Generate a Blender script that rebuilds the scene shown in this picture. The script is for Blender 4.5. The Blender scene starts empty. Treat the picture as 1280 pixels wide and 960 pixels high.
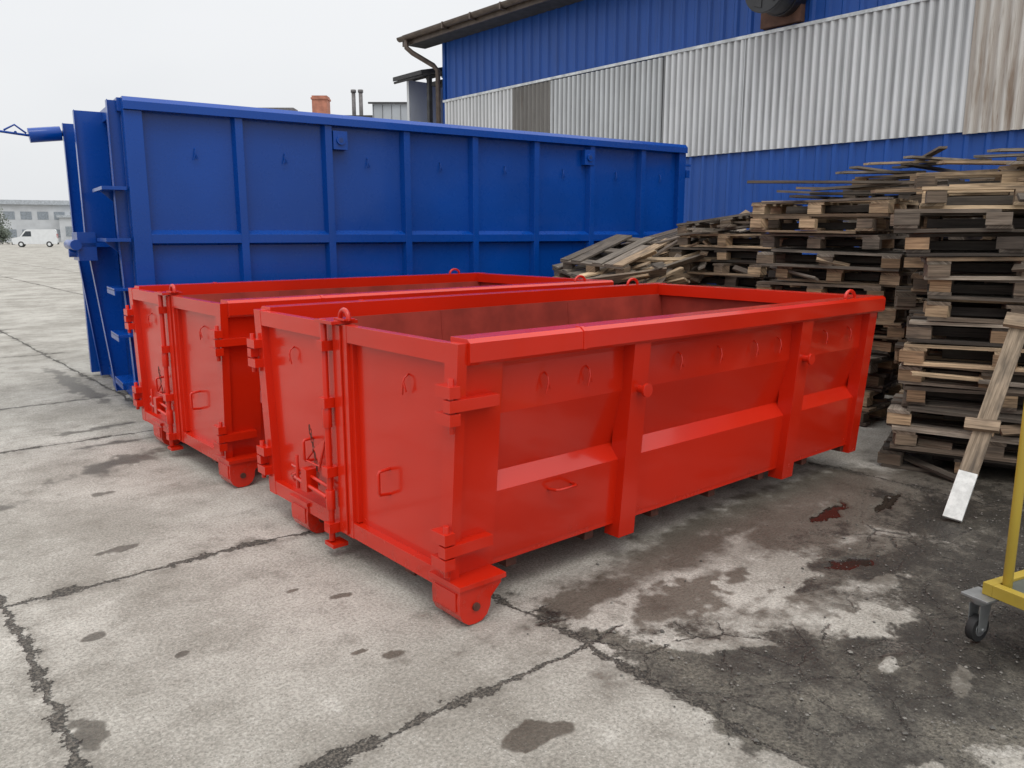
import bpy, math, random, bmesh
import numpy as np
from mathutils import Matrix, Vector
random.seed(7); np.random.seed(7)
S = bpy.context.scene
rad = math.radians

# ------------------------------------------------------------------ node helpers
def new_mat(name):
    m = bpy.data.materials.new(name); m.use_nodes = True
    nt = m.node_tree
    return m, nt, nt.nodes["Principled BSDF"]
def nd(nt, typ, ins=None, **props):
    n = nt.nodes.new(typ)
    for k, v in props.items(): setattr(n, k, v)
    if ins:
        for k, v in ins.items():
            if isinstance(v, bpy.types.NodeSocket): nt.links.new(v, n.inputs[k])
            else: n.inputs[k].default_value = v
    return n
def mth(nt, op, a, b=0.0, c=None, clamp=False):
    ins = {0: a, 1: b}
    if c is not None: ins[2] = c
    n = nd(nt, 'ShaderNodeMath', ins, operation=op); n.use_clamp = clamp
    return n.outputs[0]
def mixc(nt, f, a, b, mode='MIX'):
    n = nt.nodes.new('ShaderNodeMix'); n.data_type = 'RGBA'; n.blend_type = mode
    for k, v in ((0, f), (6, a), (7, b)):
        if isinstance(v, bpy.types.NodeSocket): nt.links.new(v, n.inputs[k])
        else: n.inputs[k].default_value = v if k == 0 else (v if len(v) == 4 else (*v, 1))
    return n.outputs[2]
def noise(nt, vec, scale, detail=4, rough=.55, dist=0):
    n = nd(nt, 'ShaderNodeTexNoise', {'Scale': scale, 'Detail': detail, 'Roughness': rough, 'Distortion': dist})
    if vec is not None: nt.links.new(vec, n.inputs['Vector'])
    return n.outputs[0]
def sstep(nt, x, lo, hi):
    n = nd(nt, 'ShaderNodeMapRange', {0: x, 1: lo, 2: hi, 3: 0.0, 4: 1.0}); n.interpolation_type = 'SMOOTHSTEP'
    return n.outputs[0]
def objc(nt): return nd(nt, 'ShaderNodeTexCoord').outputs['Object']
def mapping(nt, vec, scale):
    n = nd(nt, 'ShaderNodeMapping', {'Scale': scale}); nt.links.new(vec, n.inputs[0]); return n.outputs[0]

def paint(name, col, rough=.32, coat=.35, wav=.25, dirt=.35, dirtcol=(.12, .09, .07), var=.1, spec=.35):
    m, nt, b = new_mat(name); o = objc(nt)
    n1 = noise(nt, o, .9, 2); n2 = noise(nt, o, 9, 4, .65)
    dark = tuple(c*(1-var) for c in col); lite = tuple(min(1, c*(1+var)) for c in col)
    c = mixc(nt, sstep(nt, n1, .3, .7), dark, lite)
    sep = nd(nt, 'ShaderNodeSeparateXYZ', {0: o})
    low = sstep(nt, sep.outputs[2], .3, .02)
    spots = sstep(nt, n2, .5, .72)
    f = mth(nt, 'MULTIPLY', mth(nt, 'MULTIPLY', spots, mth(nt, 'MULTIPLY_ADD', low, .8, .0)), dirt, clamp=True)
    c = mixc(nt, f, c, dirtcol)
    nt.links.new(c, b.inputs['Base Color'])
    r = mth(nt, 'MULTIPLY_ADD', n2, .1, rough-.05)
    nt.links.new(mth(nt, 'ADD', r, mth(nt, 'MULTIPLY', f, .4)), b.inputs['Roughness'])
    b.inputs['Specular IOR Level'].default_value = spec
    b.inputs['Coat Weight'].default_value = coat; b.inputs['Coat Roughness'].default_value = .07
    bp = nd(nt, 'ShaderNodeBump', {'Strength': wav, 'Distance': .02, 'Height': noise(nt, o, 2.2, 1)})
    nt.links.new(bp.outputs[0], b.inputs['Normal'])
    nt.links.new(bp.outputs[0], b.inputs['Coat Normal'])
    return m
def plain(name, col, rough=.6, metal=0., nscale=6., var=.25, bump=.1, stretch=(1, 1, 1), spec=.5):
    m, nt, b = new_mat(name); o = mapping(nt, objc(nt), stretch)
    n = noise(nt, o, nscale, 4, .6)
    c = mixc(nt, sstep(nt, n, .3, .7), tuple(x*(1-var) for x in col), tuple(min(1, x*(1+var)) for x in col))
    nt.links.new(c, b.inputs['Base Color']); b.inputs['Roughness'].default_value = rough
    b.inputs['Metallic'].default_value = metal; b.inputs['Specular IOR Level'].default_value = spec
    return m

# ------------------------------------------------------------------ mesh builder
class MB:
    def __init__(s): s.v=[]; s.f=[]; s.m=[]; s.s=[]; s.c=[]; s.uv=[]
    def face(s, idx, m=0, sm=False, col=(1,1,1), uv=None):
        s.f.append(tuple(idx)); s.m.append(m); s.s.append(sm); s.c.append(col)
        s.uv.append(uv if uv else [(0,0)]*len(idx))
    def box(s, M, size, m=0, col=(1,1,1), grain=False):
        b=len(s.v); sx,sy,sz=[d/2 for d in size]
        loc=[(x*sx,y*sy,z*sz) for x in (-1,1) for y in (-1,1) for z in (-1,1)]
        for p in loc: s.v.append(tuple(M@Vector(p)))
        ax=max(range(3),key=lambda i:size[i]); oth=[i for i in range(3) if i!=ax]
        ro=random.random()*50
        for q in ((0,1,3,2),(4,6,7,5),(0,4,5,1),(2,3,7,6),(0,2,6,4),(1,5,7,3)):
            uv=[(loc[i][ax]+ro, loc[i][oth[0]]+loc[i][oth[1]]*1.3+ro*.37) for i in q] if grain else None
            s.face([b+i for i in q],m,False,col,uv)
    def bx(s, x0,x1,y0,y1,z0,z1,m=0,col=(1,1,1)):
        s.box(Matrix.Translation(((x0+x1)/2,(y0+y1)/2,(z0+z1)/2)),(abs(x1-x0),abs(y1-y0),abs(z1-z0)),m,col)
    def prism(s, poly, vec, m=0, col=(1,1,1)):
        b=len(s.v); n=len(poly); vec=Vector(vec)
        for p in poly: s.v.append(tuple(p))
        for p in poly: s.v.append(tuple(Vector(p)+vec))
        s.face(range(b,b+n),m,False,col); s.face(range(b+2*n-1,b+n-1,-1),m,False,col)
        for i in range(n):
            j=(i+1)%n; s.face((b+i,b+j,b+n+j,b+n+i),m,False,col)
    def strip(s, poly, vec, m=0):
        b=len(s.v); n=len(poly); vec=Vector(vec)
        for p in poly: s.v.append(tuple(p))
        for p in poly: s.v.append(tuple(Vector(p)+vec))
        for i in range(n):
            j=(i+1)%n; s.face((b+i,b+j,b+n+j,b+n+i),m)
        h=n//2
        for o in (0,n):
            for i in range(h-1):
                s.face((b+o+i,b+o+i+1,b+o+n-2-i,b+o+n-1-i),m)
    def cyl(s,p0,p1,r,m=0,n=18,r2=None,col=(1,1,1),cap=True):
        p0=Vector(p0);p1=Vector(p1); r2=r if r2 is None else r2
        d=(p1-p0).normalized(); a=d.orthogonal().normalized(); c=d.cross(a); b=len(s.v)
        for P,R in((p0,r),(p1,r2)):
            for i in range(n):
                t=2*math.pi*i/n; s.v.append(tuple(P+R*(a*math.cos(t)+c*math.sin(t))))
        for i in range(n):
            j=(i+1)%n; s.face((b+i,b+j,b+n+j,b+n+i),m,True,col)
        if cap:
            s.face(range(b,b+n),m,False,col); s.face(range(b+2*n-1,b+n-1,-1),m,False,col)
    def path(s,pts,r,m=0,n=8,closed=False):
        pts=[Vector(p) for p in pts]; N=len(pts); b=len(s.v); prev=None
        for k,P in enumerate(pts):
            if closed: d=pts[(k+1)%N]-pts[k-1]
            else: d=pts[min(k+1,N-1)]-pts[max(k-1,0)]
            d.normalize()
            a=d.orthogonal().normalized() if prev is None else (prev-d*prev.dot(d)).normalized()
            prev=a; c=d.cross(a)
            for i in range(n):
                t=2*math.pi*i/n; s.v.append(tuple(P+r*(a*math.cos(t)+c*math.sin(t))))
        for k in range(N if closed else N-1):
            k2=(k+1)%N
            for i in range(n):
                j=(i+1)%n; s.face((b+k*n+i,b+k*n+j,b+k2*n+j,b+k2*n+i),m,True)
        if not closed:
            s.face(range(b,b+n),m); s.face(range(b+N*n-1,b+N*n-n-1,-1),m)
    def build(s,name,mats,bevel=0,recalc=True,parent=None,segs=2):
        me=bpy.data.meshes.new(name); me.from_pydata(s.v,[],s.f)
        me.polygons.foreach_set('material_index',s.m); me.polygons.foreach_set('use_smooth',s.s)
        uvl=me.uv_layers.new(name='UVMap'); flat=[c for f in s.uv for uv in f for c in uv]; uvl.data.foreach_set('uv',flat)
        ca=me.color_attributes.new(name='Col',type='FLOAT_COLOR',domain='CORNER')
        fc=[]
        for f,c in zip(s.f,s.c): fc+= [c[0],c[1],c[2],1.0]*len(f)
        ca.data.foreach_set('color',fc)
        if recalc:
            bm=bmesh.new(); bm.from_mesh(me); bmesh.ops.recalc_face_normals(bm,faces=bm.faces); bm.to_mesh(me); bm.free()
        for m in mats: me.materials.append(m)
        o=bpy.data.objects.new(name,me); S.collection.objects.link(o)
        if bevel:
            bv=o.modifiers.new('Bevel','BEVEL'); bv.width=bevel; bv.segments=segs; bv.limit_method='ANGLE'; bv.angle_limit=rad(40)
        if parent: o.parent=parent
        return o
def empty(name,loc=(0,0,0),rz=0):
    e=bpy.data.objects.new(name,None); e.location=loc; e.rotation_euler=(0,0,rz); S.collection.objects.link(e); return e

# ------------------------------------------------------------------ camera
cam=bpy.data.cameras.new('camera'); co=bpy.data.objects.new('camera',cam); S.collection.objects.link(co)
co.location=(0,0,1.6); co.rotation_euler=(rad(90-10.6),0,rad(49.6-90)); cam.sensor_width=36; cam.lens=28.1
cam.clip_start=.05; cam.clip_end=2000; S.camera=co

# ------------------------------------------------------------------ world + sun (overcast: bright zenith, dimmer horizon)
SUN_EL=62; SUN_AZ=240
w=bpy.data.worlds.new('World'); S.world=w; w.use_nodes=True; nt=w.node_tree; bg=nt.nodes['Background']
sky=nd(nt,'ShaderNodeTexSky'); sky.sky_type='NISHITA'; sky.sun_disc=False
sky.sun_elevation=rad(SUN_EL); sky.sun_rotation=rad(90-SUN_AZ); sky.dust_density=4
tc=nd(nt,'ShaderNodeTexCoord').outputs['Generated']
sep=nd(nt,'ShaderNodeSeparateXYZ',{0:tc})
cr=nd(nt,'ShaderNodeValToRGB'); nt.links.new(sep.outputs[2],cr.inputs[0])
cr.color_ramp.elements[0].position=0; cr.color_ramp.elements[0].color=(8.3,8.45,8.6,1)
cr.color_ramp.elements[1].position=.95; cr.color_ramp.elements[1].color=(19.3,19.3,19.3,1)
e=cr.color_ramp.elements.new(.26); e.color=(9.0,9.12,9.28,1)
cl=noise(nt,mapping(nt,tc,(1,1,2.5)),1.6,3,.5)
cc=mixc(nt,sstep(nt,cl,.3,.7),(.92,.925,.94),(1.03,1.03,1.03))
cloud=mixc(nt,1.0,cr.outputs[0],cc,'MULTIPLY')
mx=mixc(nt,.95,sky.outputs[0],cloud)
nt.links.new(mx,bg.inputs[0]); bg.inputs[1].default_value=.1
sl=bpy.data.lights.new('sun','SUN'); so=bpy.data.objects.new('sun',sl); S.collection.objects.link(so)
sl.energy=.8; sl.angle=rad(26); sl.color=(1,.96,.90)
d=Vector((math.cos(rad(SUN_AZ))*math.cos(rad(SUN_EL)),math.sin(rad(SUN_AZ))*math.cos(rad(SUN_EL)),math.sin(rad(SUN_EL))))
so.rotation_euler=d.to_track_quat('Z','Y').to_euler()
S.view_settings.view_transform='Standard'; S.view_settings.look='None'; S.view_settings.exposure=0

# ------------------------------------------------------------------ ground
def vnoise(x,y,sc,seed):
    rs=np.random.RandomState(seed); L=rs.rand(256,256)
    x=x*sc+1000; y=y*sc+1000; xi=np.floor(x).astype(int); yi=np.floor(y).astype(int)
    fx=x-xi; fy=y-yi; fx=fx*fx*(3-2*fx); fy=fy*fy*(3-2*fy)
    g=lambda a,b:L[a%256,b%256]
    return (g(xi,yi)*(1-fx)+g(xi+1,yi)*fx)*(1-fy)+(g(xi,yi+1)*(1-fx)+g(xi+1,yi+1)*fx)*fy
def fbm(x,y,sc,seed,o=4): return sum(vnoise(x,y,sc*2**i,seed+i)*.5**i for i in range(o))/sum(.5**i for i in range(o))
def axis(fine0,fine1,st,mid0,mid1,mst,far):
    a=list(np.arange(fine0,fine1,st)); lo=list(np.arange(mid0,fine0,mst)); hi=list(np.arange(fine1,mid1,mst))
    l=[];dd=1.0;p=mid0
    while p>-far: p-=dd; dd*=1.5; l.append(p)
    h=[];dd=1.0;p=hi[-1]
    while p<far: p+=dd; dd*=1.5; h.append(p)
    return np.array(l[::-1]+lo+a+hi+h)
gx=axis(-.3,5.6,.015,-4,9,.08,500); gy=axis(.3,5.0,.015,-2,14,.08,500)
X,Y=np.meshgrid(gx,gy,indexing='ij')
wx=(fbm(X,Y,1.6,11)-.5)*1.1; wy=(fbm(X,Y,1.6,31)-.5)*1.1
fx2=(fbm(X,Y,7,51)-.5)*.35; fy2=(fbm(X,Y,7,71)-.5)*.35
hx=(fbm(X,Y,18,151)-.5); hy=(fbm(X,Y,18,171)-.5)
def blob(cx,cy,rx,ry,rot=0,soft=.35,wob=1.0):
    dx=X-cx+wob*min(rx*1.2,1)*wx+wob*min(rx*2,1)*fx2; dy=Y-cy+wob*min(ry*1.2,1)*wy+wob*min(ry*2,1)*fy2
    k=min(rx,ry)
    if k<.2: dx=dx+hx*k*1.6; dy=dy+hy*k*1.6
    c,s=math.cos(rot),math.sin(rot); r=np.sqrt(((dx*c+dy*s)/rx)**2+((-dx*s+dy*c)/ry)**2)
    return np.clip((1+soft-r)/(2*soft),0,1)
dirt=np.zeros_like(X)
for b in [(2.4,1.62,.32,.24,-.7,.5),(2.35,1.2,.32,.5,0,.5),(2.75,1.25,.45,.33,-.3,.5),(2.8,.95,.65,.35,0,.5),(3.3,.75,.9,.45,0,.5),(3.6,1.15,.45,.32,0,.6),(3.0,.3,1.2,.5,0),(4.4,1.2,1.0,.5,0,.6),(6.5,.5,1.8,1.0,0,.5),(2.2,2.0,.16,.10,-.8,.5)]:
    dirt=np.maximum(dirt,blob(*b))
for b in [(4.9,1.6,.9,.45,0,.7),(3.95,1.65,.42,.22,0,.7),(2.15,2.4,.08,.3,0,.6)]: dirt=np.maximum(dirt,.6*blob(*b))
edge=np.clip((X-2.08+.3*(fbm(X,Y,4,5)-.5))/.06,0,1); dirt*=edge
for b in [(3.2,1.42,.22,.12,-.3),(3.3,1.88,.5,.17,.1),(2.5,.60,.17,.09,.5),(3.0,.98,.14,.04,.3),(2.55,1.68,.24,.075,-.8),(2.9,1.2,.07,.025,.2),(2.32,.82,.09,.1,0),(3.62,1.55,.14,.05,.2)]:
    dirt=np.minimum(dirt,1-blob(*b)*.92)
wet=np.zeros_like(X)
for b in [(2.85,2.02,.42,.15,.1),(4.3,2.12,.75,.28,0),(3.95,1.68,.5,.22,0),(5.0,1.9,.9,.55,0),(2.4,2.35,.35,.12,0),(5.6,1.6,.9,.9,0)]:
    wet=np.maximum(wet,blob(*b,soft=.6)*.95)
wet=np.maximum(wet,blob(3.9,1.25,1.9,.8,0,.4)*.58); wet=np.maximum(wet,blob(3.9,2.45,1.9,.25,0,.5)*.72)
for b in [(3.3,1.88,.48,.15,.1),(3.2,1.42,.2,.11,-.3)]: wet=np.minimum(wet,1-blob(*b))
for b in [(1.62,1.72,.12,.05,-.3),(.95,4.28,.11,.045,0),(.684,3.38,.05,.03,0),(.47,2.71,.06,.09,0),(1.53,2.48,.045,.025,0),(1.43,2.58,.04,.02,0),(1.59,3.06,.05,.025,0),(1.45,3.25,.03,.015,0),(.9,3.0,.03,.02,0),(.2,4.6,.1,.03,.5),(1.1,5.3,.12,.03,.3)]:
    wet=np.maximum(wet,blob(*b,soft=.35,wob=1.6))
for b in [(1.4,7.2,.5,.08,.1),(1.6,6.6,.5,.05,0),(.2,7.1,.4,.06,0),(1.9,9.5,.1,1.5,0),(1.0,8.6,.8,.06,0),(1.5,6.0,.5,.12,.5),(.6,5.4,.4,.05,.2)]:
    wet=np.maximum(wet,blob(*b,soft=.5)*.75)
pud=np.zeros_like(X)
for b in [(4.35,2.2,.20,.05,.2),(3.74,1.73,.14,.06,-.3),(4.75,2.05,.2,.04,.1)]:
    pud=np.maximum(pud,blob(*b,soft=.3,wob=1.3))
Z=-.018*dirt*(fbm(X,Y,3,91))+(fbm(X,Y,.35,99)-.5)*.012
near=np.clip((14-np.hypot(X-2,Y-3))/4,0,1); Z=Z*near
Z=np.where(pud>.5,-.012,Z)
nx,ny=X.shape; idx=np.arange(nx*ny).reshape(nx,ny)
F=np.stack([idx[:-1,:-1],idx[1:,:-1],idx[1:,1:],idx[:-1,1:]],-1).reshape(-1,4)
me=bpy.data.meshes.new('ground'); me.vertices.add(nx*ny); me.vertices.foreach_set('co',np.stack([X,Y,Z],-1).reshape(-1).astype(np.float32))
me.loops.add(F.size); me.loops.foreach_set('vertex_index',F.reshape(-1).astype(np.int32))
me.polygons.add(len(F)); me.polygons.foreach_set('loop_start',np.arange(0,F.size,4,dtype=np.int32))
me.update(calc_edges=True); me.validate()
me.polygons.foreach_set('use_smooth',np.ones(len(me.polygons),dtype=bool))
for nm,a in (('dirt',dirt),('wet',wet),('pud',pud)):
    at=me.attributes.new(nm,'FLOAT','POINT'); at.data.foreach_set('value',a.reshape(-1).astype(np.float32))
ground=bpy.data.objects.new('ground',me); S.collection.objects.link(ground)
m,nt,b=new_mat('concrete_ground'); o=objc(nt)
def attr(n): return nd(nt,'ShaderNodeAttribute',attribute_name=n).outputs['Fac']
n1=noise(nt,o,.8,5,.65); n1b=noise(nt,o,3.6,7,.76); n2=noise(nt,o,75,3,.75)
vor=nd(nt,'ShaderNodeTexVoronoi',{'Scale':95.0}); nt.links.new(o,vor.inputs['Vector'])
base=mixc(nt,sstep(nt,n1,.35,.68),(.275,.258,.225),(.455,.435,.392))
base=mixc(nt,mth(nt,'MULTIPLY',sstep(nt,n1b,.48,.70),.65),base,(.17,.155,.13))
base=mixc(nt,mth(nt,'MULTIPLY',sstep(nt,n1b,.46,.30),.5),base,(.55,.53,.485))
base=mixc(nt,1.0,base,mixc(nt,sstep(nt,n2,.28,.72),(.64,.64,.63),(1.26,1.26,1.26)),'MULTIPLY')
spk=sstep(nt,vor.outputs['Distance'],.34,.14)
vc=nd(nt,'ShaderNodeSeparateXYZ',{0:vor.outputs['Color']}).outputs[0]
base=mixc(nt,mth(nt,'MULTIPLY',mth(nt,'MULTIPLY',spk,sstep(nt,vc,.62,.78)),.65),base,(.09,.083,.07))
base=mixc(nt,mth(nt,'MULTIPLY',mth(nt,'MULTIPLY',spk,sstep(nt,vc,.22,.12)),.5),base,(.60,.585,.55))
rd=sstep(nt,n1b,.63,.74)
base=mixc(nt,mth(nt,'MULTIPLY',rd,.16),base,(.42,.17,.14))
nv=nd(nt,'ShaderNodeTexNoise',{'Scale':2.2,'Detail':6.0,'Roughness':.78}); nt.links.new(o,nv.inputs['Vector'])
off=nd(nt,'ShaderNodeVectorMath',{0:nv.outputs['Color'],1:(.5,.5,.5)},operation='SUBTRACT').outputs[0]
off=nd(nt,'ShaderNodeVectorMath',{0:off,1:(.19,.19,0)},operation='MULTIPLY').outputs[0]
pj=nd(nt,'ShaderNodeVectorMath',{0:o,1:off},operation='ADD').outputs[0]
sp=nd(nt,'ShaderNodeSeparateXYZ',{0:pj})
dx_=None; dy_=None
for v_ in (-4.6,-1.4,.42,2.13,5.2,8.2):
    dd=mth(nt,'ABSOLUTE',mth(nt,'SUBTRACT',sp.outputs[0],v_)); dx_=dd if dx_ is None else mth(nt,'MINIMUM',dx_,dd)
for v_ in (-.9,2.05,3.91,6.85,8.6,12.3,16,20,25):
    dd=mth(nt,'ABSOLUTE',mth(nt,'SUBTRACT',sp.outputs[1],v_)); dy_=dd if dy_ is None else mth(nt,'MINIMUM',dy_,dd)
dy_=mth(nt,'ADD',dy_,mth(nt,'MULTIPLY',sstep(nt,sp.outputs[0],2.3,2.7),.2))   # the cast bay right of the joint is one pour
dist=mth(nt,'MINIMUM',dx_,dy_)
wid=mth(nt,'MULTIPLY_ADD',sstep(nt,n1b,.46,.66),.042,.003)
crack=mth(nt,'SUBTRACT',1.0,sstep(nt,mth(nt,'SUBTRACT',dist,wid),0.0,.010))
halo=mth(nt,'MULTIPLY',mth(nt,'SUBTRACT',1.0,sstep(nt,dist,.0,.12)),sstep(nt,n1b,.40,.58))
base=mixc(nt,mth(nt,'MULTIPLY',halo,.6),base,(.13,.116,.095))
vd=nd(nt,'ShaderNodeTexVoronoi',{'Scale':3.6},feature='DISTANCE_TO_EDGE'); nt.links.new(pj,vd.inputs['Vector'])
da=attr('dirt'); wa=attr('wet'); pa=attr('pud')
c2=mth(nt,'MULTIPLY',mth(nt,'SUBTRACT',1.0,sstep(nt,vd.outputs[0],.004,.02)),mth(nt,'MULTIPLY',sstep(nt,da,.15,.4),sstep(nt,n1,.4,.55)))
crack=mth(nt,'MAXIMUM',crack,c2)
nb=mth(nt,'SUBTRACT',n1b,.5)
dn=sstep(nt,mth(nt,'ADD',da,mth(nt,'MULTIPLY',nb,2.2)),.27,.60)
dcol=mixc(nt,sstep(nt,n2,.3,.75),(.030,.027,.022),(.125,.115,.096))
dcol=mixc(nt,sstep(nt,n1b,.62,.36),dcol,mixc(nt,1.0,dcol,(1.7,1.68,1.6),'MULTIPLY'))
base=mixc(nt,mth(nt,'MULTIPLY',mth(nt,'MULTIPLY',dn,sstep(nt,da,.01,.12)),.94),base,dcol)
wn_=mth(nt,'ADD',mth(nt,'ADD',wa,mth(nt,'MULTIPLY',nb,1.3)),mth(nt,'MULTIPLY',mth(nt,'SUBTRACT',n2,.5),.35))
wet_=mth(nt,'MULTIPLY',sstep(nt,wn_,.26,.68),sstep(nt,wa,.02,.2))
base=mixc(nt,mth(nt,'MULTIPLY',wet_,.92),base,mixc(nt,1.0,base,(.27,.25,.22),'MULTIPLY'))
base=mixc(nt,mth(nt,'MULTIPLY',crack,.93),base,mixc(nt,sstep(nt,n2,.4,.65),(.018,.017,.014),(.13,.115,.095)))
ps=sstep(nt,pa,.42,.65)
base=mixc(nt,ps,base,(.020,.016,.013))
nt.links.new(base,b.inputs['Base Color'])
rg=mth(nt,'SUBTRACT',.85,mth(nt,'MULTIPLY',wet_,.32)); rg=mth(nt,'MULTIPLY_ADD',ps,-.32,rg)
nt.links.new(mth(nt,'MAXIMUM',rg,.18),b.inputs['Roughness'])
ht=mth(nt,'ADD',mth(nt,'MULTIPLY',n2,.5),mth(nt,'MULTIPLY',n1b,.7))
ht=mth(nt,'SUBTRACT',ht,mth(nt,'MULTIPLY',crack,1.5))
ht=mth(nt,'ADD',ht,mth(nt,'MULTIPLY',mth(nt,'MULTIPLY',da,n2),1.0))
bp=nd(nt,'ShaderNodeBump',{'Distance':.012,'Height':ht}); nt.links.new(mth(nt,'SUBTRACT',.9,mth(nt,'MULTIPLY',ps,.8)),bp.inputs['Strength'])
nt.links.new(bp.outputs[0],b.inputs['Normal']); me.materials.append(m)

# gravel
def dirt_at(px,py):
    i=np.searchsorted(gx,px); j=np.searchsorted(gy,py); return dirt[min(i,nx-1),min(j,ny-1)]
g=MB(); cnt=0
while cnt<3800:
    px=random.uniform(1.9,5.4); py=random.uniform(.4,2.6); dv=dirt_at(px,py)
    if random.random()>dv*.95+.03: continue
    cnt+=1; r=random.choice([.0015,.002,.002,.002,.0025,.0025,.003,.003,.004,.006])*random.uniform(.7,1.4); bi=len(g.v)
    if random.random()<.008: r=.011
    for q in ((1,0,0),(-1,0,0),(0,1,0),(0,-1,0),(0,0,1),(0,0,-1),(.6,.6,.5),(-.6,-.6,.4)):
        k=r*random.uniform(.7,1.25); g.v.append((px+q[0]*k,py+q[1]*k,-.007*dv+r*.4+q[2]*k*.6))
    cv=random.uniform(.06,.22)
    for q in ((0,2,6),(0,6,4),(6,2,4),(2,1,4),(1,7,4),(7,3,4),(3,0,4),(1,3,7),(2,0,5),(1,2,5),(3,1,5),(0,3,5)): g.face([bi+i for i in q],0,False,(cv,cv*.95,cv*.85))
def colmat(name,rough=.8,mul=1.0,grain=False):
    m,nt,b=new_mat(name); ca=nd(nt,'ShaderNodeVertexColor',layer_name='Col').outputs[0]
    if grain:
        uv=nd(nt,'ShaderNodeUVMap',uv_map='UVMap').outputs[0]
        gn=noise(nt,mapping(nt,uv,(3,60,1)),1,4,.7); gs=noise(nt,mapping(nt,uv,(2,5,1)),1.5,3,.6)
        c=mixc(nt,1.0,ca,mixc(nt,sstep(nt,gn,.3,.7),(.45,.42,.39),(1.3,1.27,1.24)),'MULTIPLY')
        c=mixc(nt,mth(nt,'MULTIPLY',sstep(nt,gs,.47,.7),.62),c,(.042,.036,.030))
    else: c=ca
    nt.links.new(c,b.inputs['Base Color']); b.inputs['Roughness'].default_value=rough
    return m
g.build('gravel',[colmat('gravel_stone')],recalc=False)

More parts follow.
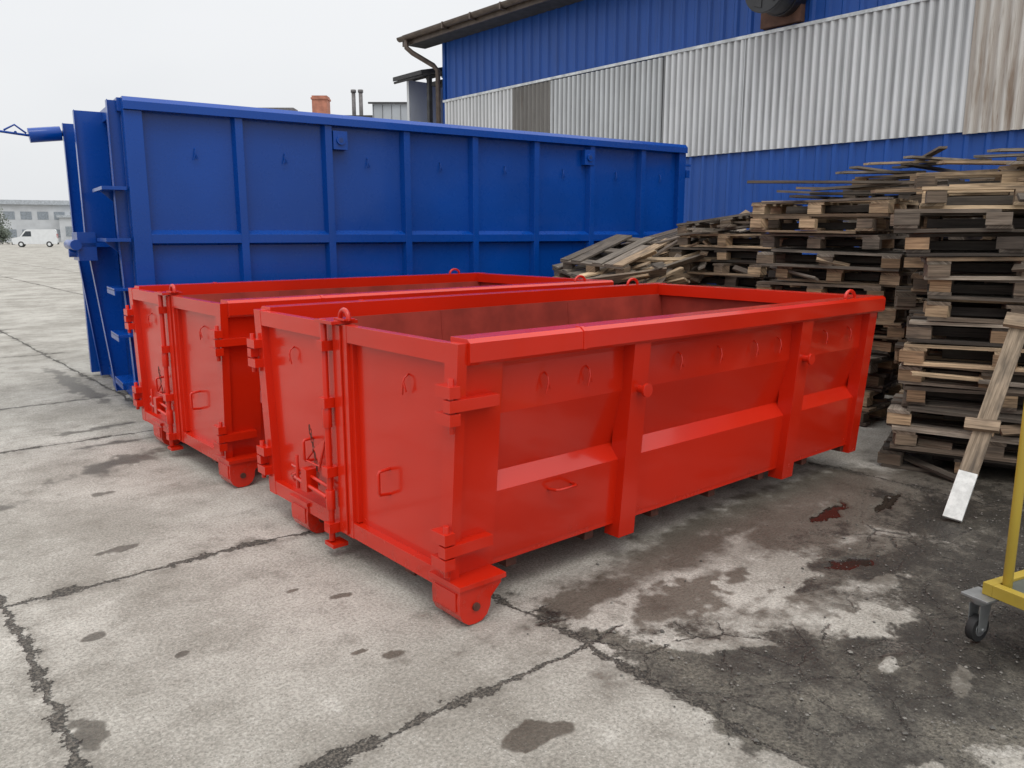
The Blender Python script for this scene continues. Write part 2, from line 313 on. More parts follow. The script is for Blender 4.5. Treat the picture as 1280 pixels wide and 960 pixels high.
# ------------------------------------------------------------------ red containers
RED=paint('red_paint',(.55,.0165,.0035),.24,.3,.10,.5,(.07,.03,.02))
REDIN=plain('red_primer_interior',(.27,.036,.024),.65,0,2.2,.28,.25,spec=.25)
STEEL=plain('worn_dark_steel',(.10,.035,.025),.5,.3,12,.4,.2)
W=1.95; L=3.46
def yw(z): return .055+.07*(1.11-z)/.91
def yo(z): return .012+.07*(1.11-z)/.91
def red_container():
    c=MB()
    for mir in (0,1):
        Yf=(lambda y:W-y) if mir else (lambda y:y)
        prof=[(1.115,0.02),(1.06,.022),(.86,0.012),(.585,.066),(.515,.0),(.2,.0)]
        out=[(yw(z)+i,z) for z,i in prof]; inn=[(y+.006,z) for y,z in out][::-1]
        c.strip([(.02,Yf(y),z) for y,z in out+inn],(L-.06,0,0),0)
        lin=[(yw(1.11)+.074,1.115),(yw(.24)+.074,.235),(yw(.24)+.079,.235),(yw(1.11)+.079,1.115)]
        c.prism([(.001,Yf(y),z) for y,z in lin],(L-.07,0,0),1)
        for xs in (1.15,2.3):
            c.prism([(xs,Yf(yw(1.1)+.0825),1.11),(xs,Yf(yw(.24)+.0825),.24),(xs,Yf(yw(.24)+.078),.24),(xs,Yf(yw(1.1)+.078),1.11)],(.012,0,0),1)
        def post(x0,x1,o,z0,z1=1.112,dp=.05):
            c.prism([(x0,Yf(yw(z1)-o),z1),(x0,Yf(yw(z0)-o),z0),(x0,Yf(yw(z0)+dp),z0),(x0,Yf(yw(z1)+dp),z1)],(x1-x0,0,0),0)
        post(.002,.2,.018,.185); post(.985,1.1,.047,.11); post(2.475,2.595,.047,.11); post(L-.12,L-.02,.03,.12)
        c.prism([(-.004,Yf(-.008),1.108),(-.004,Yf(.004),1.095),(-.004,Yf(.122),1.095),(-.004,Yf(.122),1.2),(-.004,Yf(.012),1.2),(-.004,Yf(-.008),1.184)],(L+.01,0,0),0)
        c.prism([(.62,Yf(-.012),1.105),(.62,Yf(.045),1.090),(.62,Yf(.045),1.2035),(.62,Yf(.010),1.2035),(.62,Yf(-.012),1.186)],(.02,0,0),0)
        c.prism([(.2,Yf(yw(.2)+.002),.2),(.2,Yf(yw(.2)+.06),.2),(.2,Yf(yw(.2)+.06),.175),(.2,Yf(yw(.2)+.002),.175)],(L-.24,0,0),0)
        for x in (1.042,2.535):
            y=yw(.87)-.047; c.cyl((x,Yf(y+.01),.87),(x,Yf(y-.045),.87),.02,0,16); c.cyl((x,Yf(y-.04),.87),(x,Yf(y-.055),.87),.034,0,18)
        for x in (.47,.73,1.4,1.74,2.08,2.32,2.85,3.15):
            y=yw(.97)+.015; c.path([(x,Yf(y),1.01),(x,Yf(y-.022),.995),(x-.002,Yf(y-.030),.97),(x-.014,Yf(y-.028),.92)],.0042,0,6)
            c.path([(x,Yf(y-.028),.975),(x+.013,Yf(y-.026),.935)],.0042,0,6)
        y=yw(.49)
        c.path([(.52,Yf(y+.002),.46),(.53,Yf(y-.045),.462),(.545,Yf(y-.055),.464),(.64,Yf(y-.055),.464),(.655,Yf(y-.045),.462),(.665,Yf(y+.002),.46)],.007,0,8)
        z0,z1=.13,1.184; xa,xb=-.052,-.004
        c.prism([(xa,Yf(yo(z1)),z1),(xa,Yf(yo(z1)+.085),z1),(xa,Yf(yo(z0)+.085),z0),(xa,Yf(yo(z0)),z0)],(xb-xa,0,0),0)
        c.bx(xa,xb,Yf(.885),Yf(.964),z0,z1,0)
        c.prism([(xa+.002,Yf(yo(1.1)+.08),1.10),(xa+.002,Yf(.886),1.10),(xa+.002,Yf(.886),z1-.003),(xa+.002,Yf(yo(z1)+.08),z1-.003)],(xb-xa-.004,0,0),0)
        c.prism([(xa+.002,Yf(yo(z0)+.08),z0+.002),(xa+.002,Yf(.886),z0+.002),(xa+.002,Yf(.886),z0+.08),(xa+.002,Yf(yo(.2)+.08),z0+.08)],(xb-xa-.004,0,0),0)
        c.prism([(-.010,Yf(yo(1.1)+.05),1.11),(-.010,Yf(yo(.2)+.05),.2),(-.010,Yf(.9),.2),(-.010,Yf(.9),1.11)],(.005,0,0),0)
        c.bx(-.034,-.009,Yf(.862),Yf(.886),.215,1.095,0)
        for zc in (.945,.33):
            ye=yo(zc); px=-.075
            c.cyl((px,Yf(ye+.0),zc-.115),(px,Yf(ye+.0),zc+.105),.013,0,12)
            for dz in (-.058,.052):
                c.bx(-.1,-.048,Yf(ye-.025),Yf(ye+.075),zc+dz-.024,zc+dz+.024,0)
            c.bx(-.1,.15,Yf(yw(zc)-.068),Yf(yw(zc)-.02),zc-.027,zc+.021,0)
            c.bx(-.098,-.05,Yf(yw(zc)-.05),Yf(ye+.02),zc-.024,zc+.018,0)
        c.path([(-.010,Yf(.42),1.01),(-.035,Yf(.42),.995),(-.042,Yf(.421),.97),(-.037,Yf(.434),.92)],.0042,0,6)
        c.path([(-.039,Yf(.42),.975),(-.035,Yf(.407),.935)],.0042,0,6)
        c.path([(-.010,Yf(.60),.545),(-.065,Yf(.60),.54),(-.07,Yf(.60),.53),(-.07,Yf(.60),.44),(-.065,Yf(.60),.43),(-.010,Yf(.60),.425)],.008,0,8)
        pts=[(L-.35+.06*math.cos(t),Yf(.06),1.2+.045*math.sin(t)) for t in np.linspace(0,math.pi,11)]
        c.path(pts,.011,0,10)
    c.bx(-.062,-.0535,.93,1.0,.14,1.178,0)
    yb=1.045
    c.cyl((-.085,yb,.085),(-.085,yb,1.205),.0165,0,16)
    for z in (.16,.45,.8,1.08): c.bx(-.112,-.05,yb-.03,yb+.03,z-.03,z+.02,0)
    for z in (.30,.72): c.cyl((-.085,yb,z-.05),(-.085,yb,z+.05),.024,0,16)
    c.bx(-.105,-.02,yb-.045,yb+.045,.055,.075,0); c.bx(-.11,.03,yb-.13,yb+.04,1.186,1.202,0)
    pts=[(-.03,yb-.11+.042*math.cos(t),1.2+.05*math.sin(t)) for t in np.linspace(0,math.pi,11)]
    c.path(pts,.012,0,10)
    c.bx(-.06,.0,yb-.16,yb-.06,1.203,1.212,0)
    c.cyl((-.1,yb+.01,.31),(-.1,yb+.36,.335),.011,0,12)
    c.cyl((-.085,yb+.01,.36),(-.085,yb+.42,.385),.009,0,12)
    c.bx(-.115,-.05,yb+.2,yb+.26,.29,.41,0); c.cyl((-.1,yb+.33,.28),(-.1,yb+.33,.46),.009,0,10)
    c.path([(-.06,yb+.33,.36),(-.09,yb+.37,.35),(-.09,yb+.42,.33),(-.06,yb+.45,.29)],.009,0,8)
    c.path([(-.06,yb+.07,.60),(-.075,yb+.12,.44),(-.075,yb+.27,.44),(-.06,yb+.19,.52)],.006,0,8,closed=True)
    c.prism([(-.07,yb+.06,.6),(-.07,yb+.19,.52),(-.07,yb+.14,.45)],(.005,0,0),0)
    for k in range(11):
        t=k/10; cy=yb+.24-.08*t; cz=.62-.28*t+.03*math.sin(t*3)
        ax=k%2
        pts=[(-.065+(.006*math.cos(a) if ax else 0),cy+(0 if ax else .006*math.cos(a)),cz+.017*math.sin(a)) for a in np.linspace(0,2*math.pi,9)[:-1]]
        c.path(pts,.0025,2,5,closed=True)
    c.bx(.0,L-.05,.2,W-.2,.215,.236,1)
    c.bx(.0,L-.05,.14,W-.14,.18,.212,0)
    for xw,mm,t in ((L-.065,1,.004),(L-.058,0,.006)):
        c.prism([(xw,yw(1.11)+.05,1.113),(xw,yw(.2)+.05,.2),(xw,W-yw(.2)-.05,.2),(xw,W-yw(1.11)-.05,1.113)],(t,0,0),mm)
    c.bx(L-.105,L-.003,.122,W-.122,1.11,1.197,0)
    c.bx(L-.05,L+.0,.2,W-.2,.58,.66,0)
    for y in (.55,W-.63): c.bx(L-.05,L+.03,y,y+.08,.18,1.10,0)
    for y in (.46,W-.54): c.bx(.02,L,y,y+.08,.06,.178,2)
    for x in np.arange(.3,3.4,.5): c.bx(x,x+.06,.14,W-.14,.13,.179,2)
    for y0,y1 in ((.0,.21),(1.36,1.57)):      # rounded skid shoes
        sh=[(-.055,.172),(-.06,.115),(-.058,.06),(-.042,.027),(-.015,.008),(.02,.003),(.055,.008),(.082,.027),(.1,.06),(.105,.1),(.16,.15),(.16,.172)]
        c.prism([(x,y0+.006,z) for x,z in sh],(0,y1-y0-.012,0),0)
        c.bx(-.064,-.054,y0+.03,y1-.03,.07,.15,0)
        c.cyl((.022,y0-.004,.08),(.022,y1+.004,.08),.018,2,16)
        c.bx(-.066,.18,y0-.004,y1+.004,.168,.19,0)
    return c
rc=red_container().build('open_skip_container',[RED,REDIN,STEEL],bevel=.004)
rc.location=(1.87,2.45,0)
rb=bpy.data.objects.new('open_skip_container.001',rc.data); S.collection.objects.link(rb); rb.location=(1.86,4.87,0)
bv=rb.modifiers.new('Bevel','BEVEL'); bv.width=.004; bv.segments=2; bv.limit_method='ANGLE'; bv.angle_limit=rad(40)

# ------------------------------------------------------------------ blue container
BLUE=paint('blue_paint',(.0003,.052,.30),.28,.2,.14,.12,(.05,.06,.08),spec=.3)
BLUED=plain('blue_interior',(.01,.04,.18),.5)
c=MB(); BL=6.9; BW=2.4; BH=2.78
posts=[.95,1.83,2.7,3.55,4.4,5.25,6.1]
for mir in (0,1):
    Yf=(lambda y:BW-y) if mir else (lambda y:y)
    c.bx(.02,BL-.02,Yf(.075),Yf(.081),.1,BH-.08,0)
    c.prism([(0,Yf(-.03),BH-.11),(0,Yf(.1),BH-.11),(0,Yf(.1),BH),(0,Yf(.01),BH),(0,Yf(-.03),BH-.04)],(BL,0,0),0)
    c.bx(0,.15,Yf(0),Yf(.12),.02,BH-.112,0); c.bx(BL-.12,BL,Yf(0),Yf(.12),.02,BH-.112,0)
    c.bx(.148,BL-.118,Yf(.003),Yf(.09),.06,.2,0)
    c.prism([(.149,Yf(.0745),1.50),(.149,Yf(.004),1.52),(.149,Yf(.004),1.6),(.149,Yf(.0745),1.64)],(BL-.268,0,0),0)
    for i,x in enumerate(posts):
        c.prism([(x-.02,Yf(.0748),.2),(x,Yf(.0),.2),(x+.07,Yf(.0),.2),(x+.09,Yf(.0748),.2)],(0,0,BH-.312),0)
    bays=[.15]+posts+[BL-.1]
    for i in range(len(bays)-1):
        xm=(bays[i]+bays[i+1])/2+.04
        for z in (2.33,):
            c.path([(xm,Yf(.076),z+.05),(xm,Yf(.05),z+.035),(xm-.004,Yf(.042),z-.0),(xm-.018,Yf(.045),z-.055)],.0055,0,6)
            c.path([(xm,Yf(.05),z+.01),(xm+.018,Yf(.05),z-.045)],.0055,0,6)
    for x in (1.93,5.17):
        c.bx(x-.02,x+.13,Yf(-.012),Yf(.07),2.44,2.62,0); c.cyl((x+.055,Yf(-.03),2.53),(x+.055,Yf(.0),2.53),.045,0,20); c.cyl((x+.055,Yf(-.032),2.53),(x+.055,Yf(-.029),2.53),.024,1,16)
c.bx(.0,BL,.1,BW-.1,.1,.14,1)
c.bx(0.02,.04,.1,BW-.1,.03,BH-.06,0); c.bx(BL-.05,BL-.02,.1,BW-.1,.1,BH-.06,0)
c.bx(-.03,.1,.1,BW-.1,BH-.115,BH-.002,0); c.bx(BL-.1,BL-.002,.1,BW-.1,BH-.11,BH-.002,0)
c.bx(-.04,.02,.12,BW-.1,.02,.12,0)
for y,d0,d1 in ((.16,.10,.06),(1.0,.27,.12),(1.28,.16,.1),(2.1,.26,.12)):
    c.prism([(.0,y,.03),(-d1,y,.03),(-d0,y,1.6),(-d0,y,BH-.02),(.0,y,BH-.02)],(0,.014,0),0)
    c.prism([(-d1,y-.04,.03),(-d0,y-.04,1.6),(-d0-.006,y-.04,1.6),(-d1-.006,y-.04,.03)],(0,.09,0),0)
    c.bx(-d0-.006,-d0,y-.04,y+.05,1.6,BH-.02,0)
for z in (.25,.69,1.11):
    c.bx(-.19,-.02,.05,.5,z-.012,z+.012,0); c.bx(-.19,-.178,.05,.5,z-.05,z+.0,0)
for z in (1.55,2.0): 
    c.bx(-.22,-.02,.02,.62,z-.015,z+.015,0)
    c.prism([(-.02,.3,z-.013),(-.2,.3,z-.013),(-.02,.3,z-.18)],(0,.012,0),0)
c.bx(-.34,-.06,.85,1.9,1.48,1.52,0); c.bx(-.36,-.2,.85,1.3,1.35,1.62,0); c.cyl((-.38,.8,1.5),(-.38,1.4,1.5),.05,0,20)
c.cyl((-.42,1.1,1.42),(-.2,1.1,1.42),.04,0,16)
for y in (2.25,): c.bx(-.2,.0,y,y+.1,.05,BH-.01,0)
c.cyl((-.28,2.16,2.66),(-.58,2.16,2.62),.075,0,20); c.cyl((-.02,2.16,2.67),(-.3,2.16,2.66),.03,0,14); c.cyl((-.58,2.16,2.62),(-.98,2.16,2.66),.013,0,10)
c.path([(-.6,2.16,2.64),(-.7,2.16,2.72),(-.8,2.16,2.66)],.01,0,8); c.cyl((-.7,2.10,2.64),(-.7,2.22,2.64),.014,0,8)
c.bx(BL,BL+.06,-.02,.1,2.35,2.45,0); c.bx(BL,BL+.1,.0,.05,2.5,2.53,0)
bc=c.build('large_roll_off_container',[BLUE,BLUED],bevel=.006)
bc.location=(2.13,7.71,0.0); bc.rotation_euler=(0,0,rad(-6.3))

# ------------------------------------------------------------------ industrial hall (blue)
XW=12.0; YE=16.6
def corrug(mb,y0,y1,z0,z1,x,per,dep,kind,m,th=.01):
    ys=[];p=y0
    prof=[(0,0),(.55,0),(.68,1),(.87,1),(1,0)] if kind=='trap' else [(i/8,.5-.5*math.cos(2*math.pi*i/8)) for i in range(9)]
    while p<y1-1e-6:
        for a,h in prof[:-1]:
            yy=p+a*per
            if yy<=y1: ys.append((yy,x-dep*h,h))
        p+=per
    ys.append((y1,x,0)); b=len(mb.v)
    for yy,xx,hh in ys: mb.v.append((xx,yy,z0)); mb.v.append((xx,yy,z1))
    for i in range(len(ys)-1):
        hh=(ys[i][2]+ys[i+1][2])/2
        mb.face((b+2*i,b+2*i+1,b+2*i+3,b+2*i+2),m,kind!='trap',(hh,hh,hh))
hall=empty('industrial_hall')
def wallpaint(name,col,streak,amt,st2=(.2,.1,.05),valley=0,metal=0,rough=.5):
    m,nt,b=new_mat(name); o=objc(nt)
    n=noise(nt,mapping(nt,o,(1,5,.35)),2,4,.65); n2=noise(nt,mapping(nt,o,(1,1.2,.5)),1,3,.6); n3=noise(nt,mapping(nt,o,(1,9,.6)),3,4,.6)
    c=mixc(nt,sstep(nt,n2,.3,.7),tuple(x*.85 for x in col),col)
    c=mixc(nt,mth(nt,'MULTIPLY',sstep(nt,n,.48,.75),amt),c,streak)
    c=mixc(nt,mth(nt,'MULTIPLY',sstep(nt,n3,.6,.78),amt*.8),c,st2)
    if valley:   # grooves of the sheet blended toward the streak colour
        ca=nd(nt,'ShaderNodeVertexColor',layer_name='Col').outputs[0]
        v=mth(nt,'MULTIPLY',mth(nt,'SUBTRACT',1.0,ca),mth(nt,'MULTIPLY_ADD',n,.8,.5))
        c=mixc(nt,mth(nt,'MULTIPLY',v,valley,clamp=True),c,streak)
    nt.links.new(c,b.inputs['Base Color']); b.inputs['Roughness'].default_value=rough; b.inputs['Metallic'].default_value=metal
    return m
WB=wallpaint('blue_trapezoid_sheet',(.005,.075,.36),(.01,.045,.18),.4,(.03,.06,.14))
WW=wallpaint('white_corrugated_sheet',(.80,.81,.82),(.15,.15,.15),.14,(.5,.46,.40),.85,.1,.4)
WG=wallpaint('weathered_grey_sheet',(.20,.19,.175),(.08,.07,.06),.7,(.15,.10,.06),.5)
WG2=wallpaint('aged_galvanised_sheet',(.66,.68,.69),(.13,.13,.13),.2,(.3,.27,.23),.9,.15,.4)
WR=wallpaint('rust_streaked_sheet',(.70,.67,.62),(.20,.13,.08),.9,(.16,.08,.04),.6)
GUT=plain('brown_gutter_metal',(.10,.075,.06),.45,.3)
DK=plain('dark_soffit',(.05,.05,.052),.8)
ROOF=plain('grey_roof_sheet',(.22,.22,.22),.6)
TR=plain('light_flashing',(.6,.62,.63),.4,.2)
h=MB(); corrug(h,-14,YE,0,3.05,XW,.27,.035,'trap',0); corrug(h,-14,YE,4.7,6.2,XW,.27,.035,'trap',0)
h.bx(XW+.01,XW+.2,-14,YE,0,6.2,1)
h.bx(XW+.2,34,YE-.2,YE,0,6.2,0); h.bx(XW+.2,34,-14,-13.8,0,6.2,0); h.bx(33.8,34,-13.8,YE-.2,0,6.2,0)
h.bx(XW-.05,XW+.02,YE-.06,YE+.04,0,6.2,0)
h.build('wall_cladding',[WB,DK],recalc=False,parent=hall)
h=MB()
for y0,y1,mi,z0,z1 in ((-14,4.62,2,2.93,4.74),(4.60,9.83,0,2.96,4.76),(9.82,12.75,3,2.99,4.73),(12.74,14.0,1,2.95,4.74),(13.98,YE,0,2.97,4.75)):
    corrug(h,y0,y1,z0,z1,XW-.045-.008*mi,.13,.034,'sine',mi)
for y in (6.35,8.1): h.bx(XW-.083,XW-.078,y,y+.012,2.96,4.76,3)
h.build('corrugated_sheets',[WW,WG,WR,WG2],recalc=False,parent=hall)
h=MB(); h.bx(XW-.09,XW-.03,-14,YE,4.75,4.80,0); h.build('flashing',[TR],parent=hall)
h=MB()
h.prism([(XW-.6,-14.6,6.22),(XW-.6,-14.6,6.34),(23,-14.6,8.5),(34.6,-14.6,6.34),(34.6,-14.6,6.22),(23,-14.6,8.38)],(0,YE+15.5,0),0)
h.prism([(XW+.2,YE-.1,6.19),(23,YE-.1,8.36),(33.8,YE-.1,6.19)],(0,.08,0),1)
h.bx(XW-.56,XW-.02,-14.5,YE+.8,6.12,6.16,1)
h.build('roof',[ROOF,DK],parent=hall)
h=MB()
pts=[]
for k in range(9):
    t=math.pi+math.pi*k/8; pts.append((XW-.70+.09*math.cos(t),-14.6,6.28+.09*math.sin(t)))
pin=[(XW-.70+.08*math.cos(math.pi+math.pi*k/8),-14.6,6.28+.08*math.sin(math.pi+math.pi*k/8)) for k in range(8,-1,-1)]
h.strip(pts+pin,(0,YE+15.5,0),0)
for k in range(30): h.bx(XW-.8,XW-.6,-14+k*1.02,-13.96+k*1.02,6.16,6.30,0)
h.path([(XW-.7,YE+.6,6.2),(XW-.7,YE+.6,6.02),(XW-.6,YE+.5,5.9),(XW-.2,YE+.2,5.62),(XW-.13,YE+.12,5.5),(XW-.13,YE+.12,0.1)],.06,0,12)
h.bx(XW-.62,XW-.585,-14.6,YE+.9,6.1,6.36,0)
h.build('gutter',[GUT],parent=hall)
h=MB()
h.prism([(XW-.35,YE+.5,5.45),(XW+2.6,YE+.5,6.1),(XW+2.6,YE+.5,6.2),(XW-.35,YE+.5,5.55)],(0,1.3,0),0)
for k in range(6): h.cyl((XW-.3+k*.5,YE+.5,5.42+k*.11),(XW-.3+k*.5,YE+1.8,5.42+k*.11),.03,0,8)
h.bx(XW-.1,XW+0,YE+.55,YE+.65,0,5.45,0); h.bx(XW-.05,XW+2.5,YE+.05,YE+.5,5.2,5.3,0)
h.bx(XW+.0,XW+2.5,YE+1.6,YE+1.7,3,5.5,1)
h.build('side_canopy',[DK,WG2],parent=hall)
h=MB()
h.bx(XW-.15,XW-.02,7.1,7.8,4.83,5.2,0)
fy,fz=7.36,5.24
h.cyl((XW-.05,fy,fz),(XW-.72,fy,fz),.31,1,32); h.cyl((XW-.70,fy,fz),(XW-.76,fy,fz),.345,1,32); h.cyl((XW-.3,fy,fz),(XW-.34,fy,fz),.325,1,32)
h.cyl((XW-.762,fy,fz),(XW-.79,fy,fz),.09,0,20)
for k in range(5):
    a_=k*1.257; h.prism([(XW-.765,fy+.08*math.cos(a_),fz+.08*math.sin(a_)),(XW-.765,fy+.28*math.cos(a_-.2),fz+.28*math.sin(a_-.2)),(XW-.765,fy+.28*math.cos(a_+.3),fz+.28*math.sin(a_+.3))],(-.01,0,0),1)
h.build('exhaust_fan',[plain('rusty_brown',(.12,.06,.04),.8),plain('black_duct',(.02,.02,.022),.35)],bevel=.004,parent=hall)

# ------------------------------------------------------------------ background buildings
BG1=wallpaint('hazy_grey_panel',(.42,.45,.48),(.34,.37,.40),.3,(.38,.38,.38)); BRK=plain('hazy_brick',(.42,.17,.11),.8,0,3,.2)  # fog is put into these pale base colours, no volume
FLU=plain('flue_metal',(.14,.13,.13),.6)
def at(R,F): return (.7615*R+.648*F, -.648*R+.7615*F)
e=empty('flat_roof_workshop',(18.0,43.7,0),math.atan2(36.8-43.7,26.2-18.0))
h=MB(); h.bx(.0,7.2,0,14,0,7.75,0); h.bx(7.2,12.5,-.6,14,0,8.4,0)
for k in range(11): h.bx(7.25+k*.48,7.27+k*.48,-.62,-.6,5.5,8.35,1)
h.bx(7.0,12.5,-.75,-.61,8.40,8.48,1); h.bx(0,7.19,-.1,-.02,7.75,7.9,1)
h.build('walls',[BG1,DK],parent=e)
h=MB(); h.bx(3.4,4.25,2,2.8,7.5,9.25,0); h.bx(3.35,4.3,1.95,2.85,9.05,9.15,0); h.build('brick_chimney',[BRK],parent=e)
h=MB()
for x in (5.75,6.15): h.cyl((x,2,7.5),(x,2,9.45),.11,0,14); h.cyl((x,2,9.4),(x,2,9.55),.15,0,14)
h.bx(.3,2.6,1,2,7.5,8.45,0); h.build('flue_pipes',[FLU],parent=e)

FAR=plain('hazy_white_render',(.50,.52,.54),.8,0,.5,.08); FARR=plain('hazy_roof',(.38,.41,.44),.8)  # distance haze mixed into the far block's base colours
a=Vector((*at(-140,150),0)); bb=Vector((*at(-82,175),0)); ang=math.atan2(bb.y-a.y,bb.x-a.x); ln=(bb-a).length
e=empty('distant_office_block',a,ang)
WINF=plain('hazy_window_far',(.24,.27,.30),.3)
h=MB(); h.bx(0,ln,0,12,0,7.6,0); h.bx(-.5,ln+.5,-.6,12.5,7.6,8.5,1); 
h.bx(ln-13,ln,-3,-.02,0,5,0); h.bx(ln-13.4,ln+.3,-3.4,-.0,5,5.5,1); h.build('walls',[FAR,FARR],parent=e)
h=MB()
for fl in (1.0,4.6):
    for k in range(int(ln/3)):
        x0=1+k*3
        if fl<2 and x0>ln-14: continue
        h.bx(x0,x0+2.0,-.05,-.02,fl,fl+1.6,0)
for k in range(4): h.bx(ln-12+k*3,ln-10.2+k*3,-3.05,-3.02,1.2,3.2,0)
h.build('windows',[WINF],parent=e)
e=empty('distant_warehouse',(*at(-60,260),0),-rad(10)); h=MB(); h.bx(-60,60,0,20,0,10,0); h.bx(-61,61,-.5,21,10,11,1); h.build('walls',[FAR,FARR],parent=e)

# white van
VANW=plain('white_van_paint',(.70,.72,.73),.35,0,3,.04); VG=plain('van_glass',(.05,.06,.07),.25); TY=plain('van_rubber',(.04,.04,.04),.8); VL=plain('tail_lamp_red',(.4,.03,.02),.4)
v=MB()
prof=[(-2.45,.35),(-2.5,.75),(-2.42,1.0),(-1.65,1.18),(-1.05,1.85),(-.75,1.98),(2.3,2.0),(2.42,1.85),(2.5,.9),(2.48,.35)]
v.prism([(x,-.93,z) for x,z in prof],(0,1.86,0),0)
for s_ in (-1,1):
    yy=s_*.935
    v.prism([(-1.4,yy,1.2),(-.92,yy,1.78),(-.35,yy,1.78),(-.35,yy,1.2)],(0,s_*.01,0),1)
    for x in (-1.55,1.55): v.cyl((x,s_*.72,.33),(x,s_*.96,.33),.33,2,20); v.cyl((x,s_*.955,.33),(x,s_*.97,.33),.18,0,14)
    v.bx(2.46,2.52,s_*.75,s_*.9,1.0,1.5,3); v.bx(-2.5,-2.4,s_*.6,s_*.88,.78,.98,0)
v.prism([(-1.66,-.8,1.2),(-1.1,-.75,1.83),(-1.1,.75,1.83),(-1.66,.8,1.2)],(-.02,0,.012),1)
v.bx(-2.56,-2.4,-.9,.9,.3,.55,2); v.bx(2.4,2.55,-.9,.9,.3,.5,2)
vo=v.build('parked_van',[VANW,VG,TY,VL],bevel=.04); vo.location=(*at(-61,104),0); vo.rotation_euler=(0,0,rad(-15)); vo.scale=(1,1,1.12)

LF=plain('hazy_foliage',(.10,.12,.09),.8,0,1,.3); BK=plain('bark',(.09,.08,.07),.9)
def tree(name,loc,hh,rw,n,seed):
    random.seed(seed); t=MB(); t.cyl((0,0,0),(0,0,hh*.6),.16,1,8,.06)
    for k in range(6):
        a_=k*1.05; t.cyl((0,0,hh*(.25+.06*k)),(rw*.6*math.cos(a_),rw*.6*math.sin(a_),hh*(.45+.07*k)),.06,1,6,.02)
    cl=[(random.uniform(-1,1)*rw*.6,random.uniform(-1,1)*rw*.6,random.uniform(.25,.92)*hh) for _ in range(14)]
    for _ in range(n):
        c0=random.choice(cl); r=rw*.42
        p=Vector(c0)+Vector((random.gauss(0,r*.5),random.gauss(0,r*.5),random.gauss(0,r*.5)))
        if p.z<.15: p.z=.15
        s_=random.uniform(.08,.2); u_=Vector((random.uniform(-1,1),random.uniform(-1,1),random.uniform(-1,1))).normalized(); w_=u_.orthogonal().normalized()
        b_=len(t.v); t.v+= [tuple(p-u_*s_),tuple(p+w_*s_*.6),tuple(p+u_*s_),tuple(p-w_*s_*.6)]; t.face((b_,b_+1,b_+2,b_+3),0)
    o_=t.build(name,[LF,BK],recalc=False); o_.location=(*loc,0)
tree('garden_tree',at(-86,135),5.2,2.6,2600,3); tree('garden_tree.001',at(-81,128),2.4,1.8,1600,4); tree('garden_tree.002',at(-92,135),5.6,2.6,2200,5)
random.seed(11)

# ------------------------------------------------------------------ pallets
WOOD=colmat('weathered_wood',.85,grain=True)
def wcol(base,v=.3):
    k=random.uniform(1-v,1+v); return tuple(x*k for x in base)
PAL=[(.18,.14,.105),(.125,.10,.08),(.32,.235,.155),(.065,.053,.043),(.165,.14,.115),(.50,.38,.25),(.135,.112,.09),(.09,.075,.06),(.29,.25,.205),(.20,.14,.09),(.24,.21,.175)]
GAPDARK=[(.05,.042,.035),(.075,.062,.05),(.038,.031,.027)]  # near-black filler tones, standing in for shade inside the stacks
def pallet(mb,M,broken=.1,ls=1.0):
    base=random.choice(PAL); T=lambda x,y,z:M@Matrix.Translation((x*ls,y,z))
    wide=random.random()<.25
    def bd(x,y,z,sx,sy,sz,fr=True):
        if random.random()<broken and fr: return
        j=Matrix.Rotation(random.gauss(0,.018),4,'Z')@Matrix.Rotation(random.gauss(0,.009),4,'Y')
        cut=0
        if fr and random.random()<.2 and sx>1: cut=random.uniform(.1,.7)
        mb.box(T(x+(cut/2)*random.choice((-1,1)),y+random.gauss(0,.008),z)@j,((sx-cut+random.gauss(0,.012))*ls if sx>1 else sx,sy*random.uniform(.85,1.05),sz*random.uniform(.85,1.1)),0,wcol(random.choice([base,base,random.choice(PAL)]),.4),True)
    for y in (-.35,0,.35): bd(0,y,.011,1.2,.1,.022)
    for x in (-.53,0,.53):
        for y in (-.35,0,.35):
            mb.box(T(x+random.gauss(0,.012),y+random.gauss(0,.010),.0608)@Matrix.Rotation(random.gauss(0,.12),4,'Z'),(.145*random.uniform(.75,1.1),.108,.077),0,wcol(random.choice([base,(.30,.20,.12),(.15,.115,.085),(.48,.35,.22),(.20,.15,.105)])),True)
        mb.box(T(x,0,.1106),(.142,.8,.0215),0,wcol(base),True)
    for y,w_ in (((-.33,.145),(-.165,.1),(0,.145),(.165,.1),(.33,.145)) if not wide else ((-.34,.12),(-.205,.12),(-.07,.12),(.07,.12),(.205,.12),(.34,.12))): bd(0,y,.1328,1.2,w_,.021)
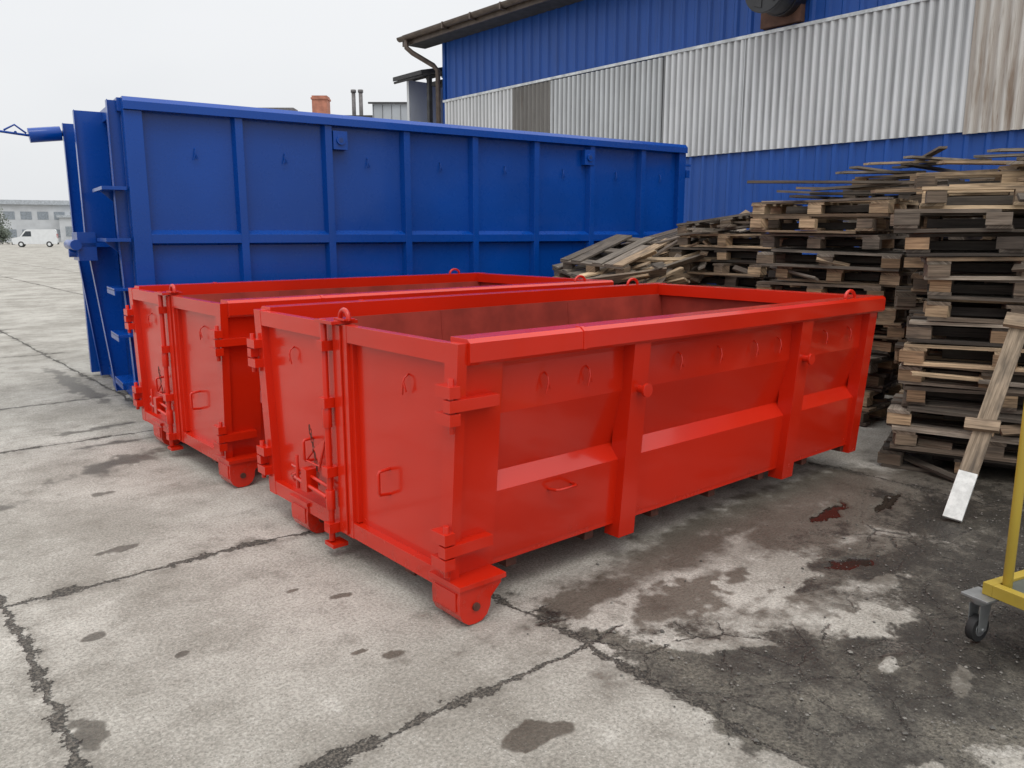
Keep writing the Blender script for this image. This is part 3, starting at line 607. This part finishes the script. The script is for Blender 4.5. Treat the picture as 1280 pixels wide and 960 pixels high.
def stack(name,x,y,rot,n,tilts=(),lean=0,topextra=3,fill=True):
    mb=MB(); z=0.004; M0=Matrix.Translation((x,y,0))@Matrix.Rotation(rad(rot),4,'Z')
    for k in range(n):
        flip=random.random()<.3
        M=M0@Matrix.Translation((random.gauss(0,.065)+lean*k,random.gauss(0,.05),z))@Matrix.Rotation(rad(random.gauss(0,3.6)),4,'Z')@Matrix.Rotation(rad(random.gauss(0,.8)),4,'X')@Matrix.Rotation(rad(random.gauss(0,.8)),4,'Y')
        if flip: M=M@Matrix.Translation((0,0,.145))@Matrix.Rotation(math.pi,4,'X')
        pallet(mb,M,.1,random.choice((1,1,1,.93,.86))); z+=.146
    for t in tilts:
        M=M0@Matrix.Translation((t[0],t[1],z+t[2]))@Matrix.Rotation(rad(t[5]),4,'Z')@Matrix.Rotation(rad(t[3]),4,'X')@Matrix.Rotation(rad(t[4]),4,'Y')
        pallet(mb,M,.12)
    for k in range(topextra):
        ln_=random.uniform(.7,1.5)
        M=M0@Matrix.Translation((random.uniform(-.3,.3),random.uniform(-.35,.35),z+.02+.025*k))@Matrix.Rotation(random.uniform(-.6,.6)+random.choice((0,1.57)),4,'Z')@Matrix.Rotation(random.gauss(0,.03),4,'Y')
        mb.box(M,(ln_,random.uniform(.07,.14),.021),0,wcol(random.choice(PAL)),True)
    for k in range(int(n*.8)):    # loose boards pushed between layers
        zz=random.randrange(n)*.146+.065+random.uniform(-.03,.03); M=M0@Matrix.Translation((random.uniform(-.4,.4),-.37+random.uniform(-.1,.04),zz))@Matrix.Rotation(random.gauss(0,.3),4,'Z')@Matrix.Rotation(random.gauss(0,.14),4,'Y')@Matrix.Rotation(random.gauss(0,.6),4,'X')
        mb.box(M,(random.uniform(.15,.7),random.uniform(.04,.1),.02),0,wcol(random.choice(PAL)),True)
    if fill:
        for k in range(n):         # dark filler boards added so the gaps between slats go black
            for yy in (.18,-.18):
                M=M0@Matrix.Translation((random.uniform(-.08,.08),yy+random.uniform(-.04,.04),k*.146+.066))@Matrix.Rotation(random.gauss(0,.05),4,'Z')@Matrix.Rotation(random.uniform(-.4,.4)+1.3,4,'X')
                mb.box(M,(random.uniform(.7,1.05),.06,.02),0,wcol(random.choice(GAPDARK)),True)
    return mb.build(name,[WOOD],recalc=False)
stack('pallet_stack',6.10,1.96,-68,13)
stack('pallet_stack.001',6.95,2.28,-68,14)
stack('pallet_stack.002',6.58,.70,-68,12)
stack('pallet_stack.003',7.02,3.68,-84,13,topextra=6)
stack('pallet_stack.004',7.75,5.15,-84,11,tilts=[(0,0,.06,3,-7,0)],topextra=5)
stack('pallet_stack.005',7.95,6.25,-2,8,tilts=[(-.1,0,.12,4,-9,8),(.05,.05,.30,-3,-12,-6)],topextra=4)
stack('pallet_stack.006',6.78,6.3,0,6,tilts=[(.0,0,.12,8,-9,4),(.1,-.05,.27,10,-11,-8),(.2,0,.42,4,-13,12)],topextra=3)
stack('pallet_stack.007',8.55,3.7,-86,15,topextra=7)
stack('pallet_stack.008',8.3,2.2,-80,15,topextra=5)

mb=MB()
for k in range(90):
    x=random.uniform(6.3,8.3); y=random.uniform(5.5,6.15); z=.93+(x-6.2)*.30+random.uniform(-.16,.16)
    M=Matrix.Translation((x,y,z))@Matrix.Rotation(random.gauss(-.5,.6),4,'Z')@Matrix.Rotation(random.gauss(-.2,.14),4,'Y')@Matrix.Rotation(random.gauss(0,.4),4,'X')
    mb.box(M,(random.uniform(.4,1.4),random.uniform(.06,.12),.022),0,wcol(random.choice(PAL+[(.38,.28,.18)])),True)
for k in range(5):
    pallet(mb,Matrix.Translation((6.9+k*.02,5.5,.004+.147*k))@Matrix.Rotation(random.gauss(0,.03),4,'Z'))
mb.build('scrap_timber_heap',[WOOD],recalc=False)

mb=MB(); p0=Vector((4.70,1.67,.012)); p1=Vector((5.56,1.70,1.08)); d=(p1-p0); ln=d.length; d.normalize()
side=Vector((.25,-.97,0)); side=(side-d*side.dot(d)).normalized(); nn=d.cross(side)
if nn.z<0: side=-side; nn=-nn
R=Matrix((d,side,nn)).transposed().to_4x4()
M=Matrix.Translation(p0)@R
mb.box(M@Matrix.Translation((ln*.61,0,0)),(ln*.78,.1,.024),0,(.25,.20,.145),True)
mb.box(M@Matrix.Translation((ln*.11,0,0)),(ln*.22,.1,.0245),1,(1,1,1))
mb.box(M@Matrix.Translation((ln*.44,.01,.03))@Matrix.Rotation(rad(8),4,'Z'),(.07,.18,.034),0,(.30,.23,.16),True)
mb.box(M@Matrix.Translation((ln*.98,0,.03)),(.09,.17,.034),0,(.30,.23,.16),True)
WPT=plain('chipped_white_paint',(.62,.63,.61),.6,0,25,.15)
mb.build('leaning_plank',[WOOD,WPT],bevel=.002)

# ------------------------------------------------------------------ yellow trolley
YEL=paint('yellow_paint',(.40,.29,.04),.5,.1,.1,1.0,(.06,.05,.04),.25); GRY=plain('zinc_plate',(.30,.31,.31),.45,.6); RUB=plain('black_rubber',(.02,.02,.02),.7)
MESH=plain('deck_board',(.09,.10,.08),.7)
t=MB(); zf=.2; TL,TW=1.05,.65
t.bx(0,TW,-.04,0,zf,zf+.05,0); t.bx(0,TW,-TL,-TL+.04,zf,zf+.05,0); t.bx(0,.04,-TL+.04,-.04,zf,zf+.05,0); t.bx(TW-.04,TW,-TL+.04,-.04,zf,zf+.05,0)
t.bx(.04,TW-.04,-TL+.04,-.04,zf+.02,zf+.04,3)
for x in (.06,TW-.06): t.cyl((x,-.06,zf+.03),(x,-.06,1.15),.018,0,14)
t.path([(.06,-.06,1.15),(.07,-.06,1.19),(.1,-.06,1.2),(TW-.1,-.06,1.2),(TW-.07,-.06,1.19),(TW-.06,-.06,1.15)],.018,0,12)
t.cyl((.06,-.06,.7),(TW-.06,-.06,.7),.014,0,12)
for x in (.0,TW): 
    for y in (.0,-TL):
        t.bx(x-.055,x+.055,y-.06,y+.05,zf-.012,zf-.001,1)
        t.cyl((x,y,zf-.04),(x,y,zf-.012),.032,1,16)
        for s_ in (-.024,.02): t.prism([(x-.035,y+s_,zf-.04),(x+.035,y+s_,zf-.04),(x+.02,y+s_,.045),(x-.03,y+s_,.045)],(0,.004,0),1)
        t.cyl((x-.005,y-.016,.055),(x-.005,y+.016,.055),.053,2,28); t.cyl((x-.005,y-.0175,.055),(x-.005,y+.0175,.055),.03,1,18); t.cyl((x-.005,y-.03,.055),(x-.005,y+.03,.055),.008,1,10)
to=t.build('yellow_trolley',[YEL,GRY,RUB,MESH],bevel=.002); to.location=(3.34,1.05,0); to.rotation_euler=(0,0,rad(-14))
